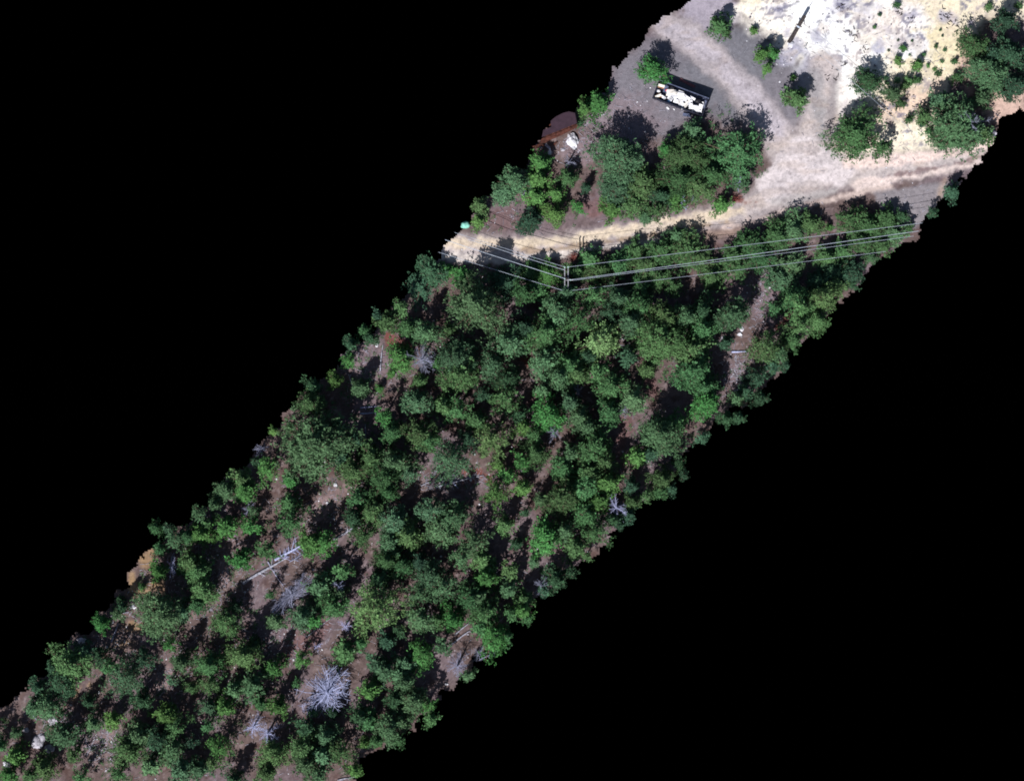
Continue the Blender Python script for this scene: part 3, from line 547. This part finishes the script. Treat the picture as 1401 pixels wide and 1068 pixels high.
# loose stones and forest litter nobody could count
def litter():
    rnd = random.Random(77); mb = MB(); st = MB(); pb = MB()
    areas = [(1008,512,20,30,220,1),(500,500,34,28,120,1),(140,1020,28,28,220,1),(300,790,40,60,260,1),(225,930,22,40,180,1),(395,880,40,30,180,1),(445,690,30,40,120,1),(860,160,70,50,260,1),(800,200,45,25,160,1),(1045,400,24,50,200,1),(700,300,40,20,60,1),(1255,280,40,30,60,.6),(1150,20,90,40,140,1),(1240,90,90,60,220,1),(1180,190,90,40,120,.7),(1350,190,40,20,120,1.2),(80,990,30,24,150,1.2),(180,860,30,30,100,1),(620,655,50,14,200,1),(1070,60,60,50,160,1),(640,700,560,300,3500,.9),(250,850,250,200,2200,1),(950,450,200,100,500,.9)]
    for cx, cy, rx, ry, n, s in areas:
        X = np.array([rnd.gauss(cx, rx*.6) for _ in range(n)]); Y = np.array([rnd.gauss(cy, ry*.6) for _ in range(n)])
        ok = sdpoly(OUT, X, Y) > 8
        for px, py, q in zip(X, Y, ok):
            if not q: continue
            x, y = P(px, py); z = hw(x, y)
            if rnd.random() < .42 or (px > 1000 and py < 130 and rnd.random() < .6):
                k = rnd.choice((mb, mb, pb)); r = abs(rnd.gauss(0, .035))*s+.02
                rot = Matrix.Rotation(rnd.uniform(0, 3), 3, 'Z') @ Matrix.Rotation(rnd.uniform(-.4, .4), 3, 'X')
                k.box((x, y, z+r*.3), (r*2, r*rnd.uniform(1, 2), r*1.3), rot)
            else:
                a = rnd.gauss(.8, .9); L = rnd.uniform(.2, .9)*s; d = Vector((math.cos(a)*L/2, math.sin(a)*L/2, 0)); c = Vector((x, y, z+.05))
                st.tube([c-d, c+Vector((rnd.gauss(0, .03), rnd.gauss(0, .03), .02)), c+d], [.022, .02, .01], 3, False)
    for b, n, m, l, c in ((mb, 'loose_stones', 'rockd', 'loose grey stones strewn over the openings', 'stones'), (pb, 'pale_gravel', 'rockw', 'loose pale stones strewn over the openings', 'stones'), (st, 'twig_litter', 'log', 'grey twigs strewn over the forest floor', 'twigs')):
        tag(b.out(n, M[m]), l, c, None, 'stuff')
litter()
def tussocks():
    rnd = random.Random(9); V = []; F = []
    X = np.array([rnd.uniform(0, 1370) for _ in range(9000)]); Y = np.array([rnd.uniform(140, 1068) for _ in range(9000)])
    ok = (sdpoly(OUT, X, Y) > 10) & (roadmask(X, Y) < -6) & (sdpoly(CLEAR, X, Y) < -4) & (sdpoly(PAD, X, Y) < -4) & (fbm(X/45, Y/45, 55, 2) > .5)
    for px, py in zip(X[ok], Y[ok]):
        x, y = P(px, py); z = hw(x, y); s = rnd.uniform(.14, .4)
        for _ in range(int(10+s*40)):
            d = Vector((rnd.gauss(0, 1), rnd.gauss(0, 1), rnd.uniform(.2, 1.4))).normalized()*rnd.uniform(.1, .2)
            p = Vector((x+rnd.gauss(0, s*.5), y+rnd.gauss(0, s*.5), z+rnd.uniform(0, .12))); w = Vector((-d.y, d.x, 0))*.25
            b = len(V); V.extend((p, p+d*.5+w, p+d, p+d*.5-w)); F.append((b, b+1, b+2, b+3))
    tag(mesh('undergrowth', V, F, M['G']), 'low green undergrowth patches between the trees', 'undergrowth', None, 'stuff')
tussocks()

# ------------------------------------------------------------ the rubbish skip
SX, SY = P(931, 134.5, 1.2); SZ = hw(SX, SY); ANG = R(-20.5); LX, LY, LH = 6.0, 2.15, 1.35
sk = empty('rubbish_skip', (SX, SY, SZ), ANG); tag(sk, 'long dark open-topped rubbish skip filled with white waste on the grey yard', 'skip')
b = MB(); b.box((0, 0, .16), (LX-.1, LY-.1, .08)); b.out('floor_plate', M['steel'], sk)
for s in (-1, 1):
    b = MB(); b.box((0, s*(LY/2-.03), LH/2+.1), (LX, .06, LH-.06)); b.out('side_wall', M['steel'], sk)
    b = MB(); b.box((s*(LX/2-.03), 0, LH/2+.1), (.055, LY-.13, LH-.09)); b.out('end_wall', M['steel'], sk)
    b = MB(); b.box((0, s*(LY/2-.02), LH+.12), (LX+.08, .1, .07)); b.out('top_rail', M['steelr' if s > 0 else 'steel'], sk)
    b = MB(); b.box((s*(LX/2-.02), 0, LH+.118), (.1, LY-.16, .065)); b.out('end_rail', M['steel'], sk)
    for k in range(9):
        b = MB(); b.box((-LX/2+.35+k*(LX-.7)/8, s*(LY/2+.04), LH/2+.1), (.09, .075, LH-.12)); b.out('side_rib', M['steel'], sk)
    b = MB(); b.box((0, s*.5, .05), (LX-.3, .1, .14)); b.out('skid_rail', M['steel'], sk)
b = MB(); b.box((LX/2+.05, 0, LH/2+.1), (.07, .1, LH*.8)); b.box((LX/2+.06, .3, LH*.7), (.06, .5, .06)); b.out('door_latch', M['steelr'], sk)
RZ = Matrix.Rotation(ANG, 3, 'Z')
def inskip(u, v, z): p = RZ @ Vector((u, v, 0)); return Vector((SX+p.x, SY+p.y, SZ+z))
# heap underneath
hv = []; hf = []; NU, NV = 40, 16; rnd = random.Random(3)
for i in range(NU):
    for j in range(NV):
        u = (-.5+i/(NU-1))*(LX-.14); v = (-.5+j/(NV-1))*(LY-.16)
        hv.append(inskip(u, v, .72+.3*mnoise.noise(Vector((u*1.6, v*1.6, 3)))+.12*mnoise.noise(Vector((u*5, v*5, 1)))))
hf = [(i*NV+j, (i+1)*NV+j, (i+1)*NV+j+1, i*NV+j+1) for i in range(NU-1) for j in range(NV-1)]
tag(mesh('rubbish_heap', hv, hf, M['steelr']), 'dark blue-grey mixed rubbish heaped inside the skip', 'rubbish', None, 'stuff')
def panel(u, v, z, w, d, rz, tilt, m, label, group, name='waste_board', t=.03, bend=.08):
    rnd = random.Random(int(u*100+v*37)); vs = []; N = 4
    for s in (0, 1):
        for i in range(N+1):
            for j in range(N+1):
                x = (i/N-.5)*w; y = (j/N-.5)*d
                if i in (0, N): x *= 1+rnd.uniform(-.18, .05)
                vs.append(Vector((x, y, s*t+bend*math.sin(i*1.1+u)*math.cos(j*.8))))
    q = (N+1)**2; fs = []
    for i in range(N):
        for j in range(N):
            a = i*(N+1)+j; fs.append((a, a+1, a+N+2, a+N+1)); fs.append((q+a, q+a+N+1, q+a+N+2, q+a+1))
    for i in range(N):
        for a, c in ((i, i+1), ((N*(N+1))+i+1, (N*(N+1))+i)): fs.append((c, a, q+a, q+c))
        for a, c in (((i+1)*(N+1), i*(N+1)), (i*(N+1)+N, (i+1)*(N+1)+N)): fs.append((c, a, q+a, q+c))
    o = mesh(name, vs, fs, M[m]); o.location = inskip(u, v, z+.1); o.rotation_euler = (tilt, tilt*.5, ANG+rz); tag(o, label, 'waste board', group); return o
spots = [(-1.3,.15,1.15,1.1,.9,.3,.1),(-.7,.1,1.2,1.0,1.0,-.4,-.08),(-.1,.25,1.18,.9,.8,.2,.1),(.2,-.1,1.2,1.1,.7,.9,-.1),(.6,.15,1.17,1.0,.8,-.2,.06),(.9,-.35,1.13,1.2,.5,1.1,.12),
(1.2,-.1,1.16,.7,.7,.4,-.1),(1.6,-.5,1.12,1.0,.6,.2,.1),(2.1,-.45,1.13,.9,.7,-.3,-.1),(2.5,-.2,1.1,.6,.9,.1,.1),(-.3,-.5,1.1,.9,.5,.1,.1),(-1.1,-.45,1.08,.8,.5,-.3,-.1),
(.35,-.62,1.05,.9,.4,.3,.12),(1.3,.45,1.08,.8,.35,-.1,.1),(-.2,.66,1.05,.8,.3,0,.1),(2.55,-.66,1.05,.6,.4,.3,.1),(.5,-.75,1.1,.35,1.0,.5,.05),(-1.85,-.62,1.05,.7,.4,-.2,.05),(2.6,.3,1.0,.3,.5,.3,.1),(1.95,-.82,1.0,.7,.2,.1,0)]
for i, (u, v, z, w, d, rz, tl) in enumerate(spots):
    m = 'cream' if i in (0, 5) else 'white'
    side = 'left' if u < -.4 else 'middle' if u < 1.1 else 'right'
    panel(u, v, z, w*.84, d*.84, rz, tl*1.8, m, 'white sheet of waste lying in the skip contents', 'white waste sheets in the skip')
panel(.1, -.42, 1.22, .5, .4, .4, .05, 'cream', 'pinkish cream board low in the middle of the skip', 'coloured waste boards in the skip')
def bag(u, v, z, r, m, label, seed, name='rubbish_bag'):
    vs, fs = blobmesh(r, r*.8, r*.6, seed, 3, .3, .6, 1.8); o = mesh(name, vs, fs, M[m], smooth=True); o.location = inskip(u, v, z); tag(o, label, 'bag', 'bags in the skip')
bag(-1.72, .32, 1.18, .2, 'red', 'red plastic bag near the left end of the skip', 1); bag(-1.5, -.02, 1.16, .16, 'red', 'smaller red-pink bag beside the red one', 2)
bag(-1.3, .72, 1.05, .34, 'black', 'black bag against the upper wall left of middle', 3); bag(1.35, -.02, 1.2, .2, 'black', 'small black bag between white sheets, right of middle', 4)
bag(1.95, .4, 1.12, .36, 'black', 'black bag in the upper right of the skip', 5); bag(2.4, .2, 1.1, .28, 'black', 'black bag by the right end wall of the skip', 6)
bag(-1.1, -.82, 1.1, .24, 'blue', 'blue bag at the lower wall of the skip', 7); bag(-2.0, .68, 1.05, .3, 'steelr', 'grey-blue bag at the upper left of the skip', 8)
bag(.85, .02, 1.24, .14, 'black', 'tiny black bag in the middle of the skip', 9)
bag(-.85, .28, 1.16, .42, 'cream', 'largest cream bag, left of the skip middle', 10); bag(-2.6, -.1, 1.05, .2, 'white', 'small white bag between the two cardboard boxes', 11)
def cbox(u, v, rz, s, label):
    e = empty('cardboard_box', inskip(u, v, 1.0), ANG+rz); tag(e, label, 'box', 'cardboard boxes in the skip'); e.rotation_euler = (.5, .05, ANG+rz)
    b = MB(); b.box((0, 0, .16), (.75*s, .5*s, .32)); b.out('carton', M['card'], e)
    b = MB(); b.box((0, .1*s, .335), (.78*s, .34*s, .02), Matrix.Rotation(.06, 3, 'X')); b.out('lid_flap', M['cream'], e)
cbox(-2.55, .62, .1, .95, 'cardboard box in the upper left corner of the skip'); cbox(-2.52, -.62, .75, .95, 'cardboard box in the lower left corner of the skip')
# planks by the skip
def plank(px0, py0, px1, py1, w, z0, z1, m, label, group='boards and offcuts around the skip', t=.05, name='timber_board'):
    a = P(px0, py0); c = P(px1, py1); A = Vector((*a, hw(*a)+z0)); B_ = Vector((*c, hw(*c)+z1)); d = B_-A
    mb = MB(); L = d.length; rot = d.to_track_quat('X', 'Z').to_matrix(); mb.box((0, 0, 0), (L, w, t), rot)
    o = mb.out(name, M[m]); o.location = (A+B_)/2; tag(o, label, 'board', group)
plank(930, 109, 951, 119.5, .3, .12, .12, 'pink', 'faded red board lying on the ground behind the skip')
plank(934, 157, 945, 159, .35, .25, .25, 'steelr', 'dark grey offcut against the near side of the skip')
plank(912, 147, 915, 150, .2, .05, .08, 'white', 'white scrap on the ground below the skip'); plank(921, 149, 923, 151, .12, .04, .06, 'white', 'smaller white scrap right of the first one')
# ------------------------------------------------------------ rusty shed at the edge of the strip
def prism(poly, z0, z1, name, m, parent, o0):
    vs = [Vector((*P(a, c), 0)) for a, c in poly]; n = len(vs); zz0 = z0 if callable(z0) else (lambda a, c: z0); zz1 = z1 if callable(z1) else (lambda a, c: z1)
    V = [Vector((v.x-o0.x, v.y-o0.y, zz0(*poly[i]))) for i, v in enumerate(vs)]+[Vector((v.x-o0.x, v.y-o0.y, zz1(*poly[i]))) for i, v in enumerate(vs)]
    F = [tuple(range(n))[::-1], tuple(range(n, 2*n))]+[(i, (i+1) % n, n+(i+1) % n, n+i) for i in range(n)]
    return mesh(name, V, F, m, parent)
x, y = P(765, 182); o0 = Vector((x, y, hw(x, y))); sh = empty('rusty_shed', o0); tag(sh, 'small rusty metal shed with a plum-dark roof on the left edge of the yard', 'shed')
prism([(741,190),(743,180),(754,176),(753,168),(760,162),(770,157),(778,155),(786,157),(789,171),(764,181)], 2.0, 2.06, 'roof', M['roof'], sh, o0)
prism([(737,197),(742,191),(765,182.5),(789,172),(790,176),(768,187),(752,194),(740,200)], lambda a, c: 1.72, lambda a, c: 1.78, 'rusty_eave', M['rust'], sh, o0)
prism([(741,195),(766,184.5),(787,174.5),(785,159),(768,159),(752,172)], -.2, 1.7, 'wall', M['rust'], sh, o0)
prism([(728,201),(741,197),(744,200),(733,204)], 0, .5, 'lean_to_panel', M['rust'], sh, o0)
def tarp(px, py, rx, ry, m, label, seed, name, cat):
    vs, fs = blobmesh(rx, ry, .5, seed, 3, .35, .3, 1.2); x, y = P(px, py); o = mesh(name, vs, fs, M[m], smooth=True); o.location = (x, y, hw(x, y)+.05); tag(o, label, cat)
tarp(637, 308, .5, .42, 'teal', 'crumpled turquoise tarp at the left edge above the road', 4, 'crumpled_tarp', 'tarp')
plank(733, 199, 741, 203, .25, .3, .12, 'log', 'pale weathered board at the corner of the rusty shed', 'scrap boards by the rusty shed')
plank(746, 198, 752, 203, .3, .15, .1, 'rock', 'grey scrap board below the rusty shed', 'scrap boards by the rusty shed')
plank(757, 199, 762, 195, .18, .12, .2, 'rust', 'rusty strip leaning at the foot of the shed', 'scrap boards by the rusty shed')

# ------------------------------------------------------------ utility pole and overhead wires
PH = 4.8; x, y = P(775, 381.5, PH); z0 = hw(x, y)
up = empty('utility_pole', (x, y, z0)); tag(up, 'utility pole with a long double crossarm among trees below the road', 'utility pole')
b = MB(); b.tube([(0, 0, -.5), (0, 0, PH*.5), (0, 0, PH+.25)], [.19, .16, .13], 12); b.out('pole_shaft', M['wood'], up)
for s in (-1, 1):
    b = MB(); b.box((s*.19, -.02, PH-.25), (.1, 2.9, .14)); b.out('crossarm', M['polew'], up)
b = MB(); b.tube([(0, .9, PH-.28), (0, 0, PH-1.1), (0, -.9, PH-.28)], .03, 5); b.out('arm_brace', M['wood'], up)
b = MB(); b.box((.35, -.1, PH-.1), (.9, .14, .14)); b.out('side_arm', M['polew'], up)
def ins(p):
    b = MB(); zz = 0
    for r, h in ((.05, .05), (.09, .04), (.05, .03), (.08, .04), (.04, .05)): b.tube([(p[0], p[1], p[2]+zz), (p[0], p[1], p[2]+zz+h)], r, 8); zz += h
    b.out('insulator', M['ins'], up)
arms = [(-.19, 1.35), (.19, 1.35), (-.19, -1.35), (.19, -1.35), (-.19, .05), (.45, -.1)]
for ax, ay in arms: ins((ax, ay, PH-.17))
def wire(pts, label, rr=.032, sag=.5):
    w = MB(); Q = [Vector(p) for p in pts]; A, B_ = Q
    n = 18; pp = [A.lerp(B_, i/n)+Vector((0, 0, -sag*4*(i/n)*(1-i/n))) for i in range(n+1)]
    w.tube(pp, rr, 6); o = w.out('power_line', M['wire']); tag(o, label, 'wire', 'overhead wires')
ZT = z0+PH+.05
def wp(px, py, z=None): z = ZT if z is None else z; return (*P(px, py, z), z)
def pl(i): return (x+arms[i][0], y+arms[i][1], ZT)
wire([wp(622, 318), pl(0)], 'overhead wire running left from the top of the crossarm', .017)
wire([wp(640, 327), (x-.19, y+1.0, ZT-.12)], 'second thin wire just below the top left one', .022)
wire([wp(609, 328), pl(4)], 'brightest thick wire running left from the middle of the pole', .028)
wire([wp(600, 345), pl(2)], 'lowest wire running left from the crossarm', .018)
wire([pl(1), wp(1262, 305)], 'top wire running right from the crossarm', .017)
wire([pl(5), wp(1257, 316)], 'upper middle wire running right from the pole', .024)
wire([(x+.75, y-.15, ZT-.2), wp(1250, 323, ZT-.2)], 'lower middle wire running right from the pole', .016)
wire([pl(3), wp(1212, 344)], 'lowest wire running right from the crossarm', .015)

# ------------------------------------------------------------ dark bar shaped as a pole's cast shadow on the clearing, two guy wires
a = P(1080, 57.5); c = P(1101, 22, 1.0); za = hw(*a)
lt = empty('pole_shadow_bar', (*a, za)); tag(lt, 'thick dark bar standing in for a pole shadow on the white clearing', 'shadow_bar')
d = Vector((c[0]-a[0], c[1]-a[1], 1.1)); b = MB(); b.tube([d*-.03, d*.5, d], [.26, .2, .19], 10); b.out('shadow_bar', M['wood'], lt)
b = MB(); b.tube([d*.56, d*.61], [.23, .23], 10); b.out('pale_band', M['wire'], lt)
b = MB(); q = d.normalized(); p = Vector((-q.y, q.x, 0)); b.box(d*.62+Vector((0, 0, .1)), (.75, .12, .1), Matrix.Rotation(R(-30), 3, 'Z')); b.out('short_crossbar', M['wood'], lt)
b = MB(); b.tube([d, d+Vector((.35, .5, .25))], [.04, .03], 6); b.out('tip_shadow', M['wood'], lt)  # thin dark rod drawn for the shadow line beyond the tip
vs, fs = blobmesh(.42, .35, .25, 5, 2, .4); o = mesh('footing_stone', vs, fs, M['rockw'], lt); o.location = (.15, -.3, 0)
tp = Vector((*a, za))+d*.58
wire([tp, Vector((*P(1246, 178), hw(*P(1246, 178))))], 'upper thin wire from the pole-shadow bar across the clearing', .014, -.9)
# pieces propped on the propping stake so the shadow bar is carried
tpo = Vector((*a, za))+d*.93; b = MB(); b.tube([(tpo.x+.02, tpo.y, hw(tpo.x, tpo.y)-.2), (tpo.x, tpo.y, tpo.z-.12)], [.07, .06], 6); tag(b.out('prop_post', M['wood']), 'short dark prop under the high end of the pole-shadow bar', 'post')
c2 = P(1103, 62); st = Vector((*c2, hw(*c2)))
wire([st+Vector((0, 0, .3)), Vector((*P(1250, 190), hw(*P(1250, 190))+.05))], 'lower thin wire crossing the clearing between trees', .012, -2.6)
b = MB(); b.tube([(st.x, st.y, st.z-.2), (st.x, st.y, st.z+.4)], [.06, .05], 6); tag(b.out('stake', M['polew']), 'short pale stake at the upper end of the lower thin wire', 'stake')
# scrap on the clearing
def scrap(px, py, n, r, label, m='black', seed=0):
    rnd = random.Random(seed); b = MB(); x, y = P(px, py); z = hw(x, y)
    for _ in range(n):
        a = rnd.uniform(0, 6.28); L = rnd.uniform(.15, .45); c = Vector((rnd.gauss(0, r), rnd.gauss(0, r), .06)); dd = Vector((math.cos(a)*L, math.sin(a)*L, 0))
        b.tube([c-dd*.5, c+dd*.5+Vector((0, 0, .03))], .035, 4)
    o = b.out('charred_sticks', M[m]); o.location = (x, y, z); tag(o, label, 'sticks', 'scattered dark sticks on the clearing')
for i, (px, py, n, r, l) in enumerate([(1166,45,12,.45,'dark sticks above the white ground, left of the clearing'),(1155,86,6,.25,'small dark sticks alone on the whitest ground'),(1299,21,16,.45,'dark ring of sticks near the top of the clearing'),(1312,33,14,.4,'second dark ring of sticks right below the first'),
    (1183,65,6,.25,'few dark sticks in the middle of the clearing'),(1246,24,8,.22,'dark twigs left of the ring of sticks'),(1232,17,9,.25,'dark dead tuft beside the topmost shrub'),(1150,8,8,.4,'dark sticks on the grey patch at the top'),(1140,110,10,.5,'dark specks at the edge of the grey track'),(1213,168,12,.5,'dark brush right of the big roadside tree'),(1244,128,14,.6,'dead brush on the pink slope'),(1260,145,14,.6,'lower dead brush on the pink slope')]):
    scrap(px, py, n, r, l, 'wood', i)
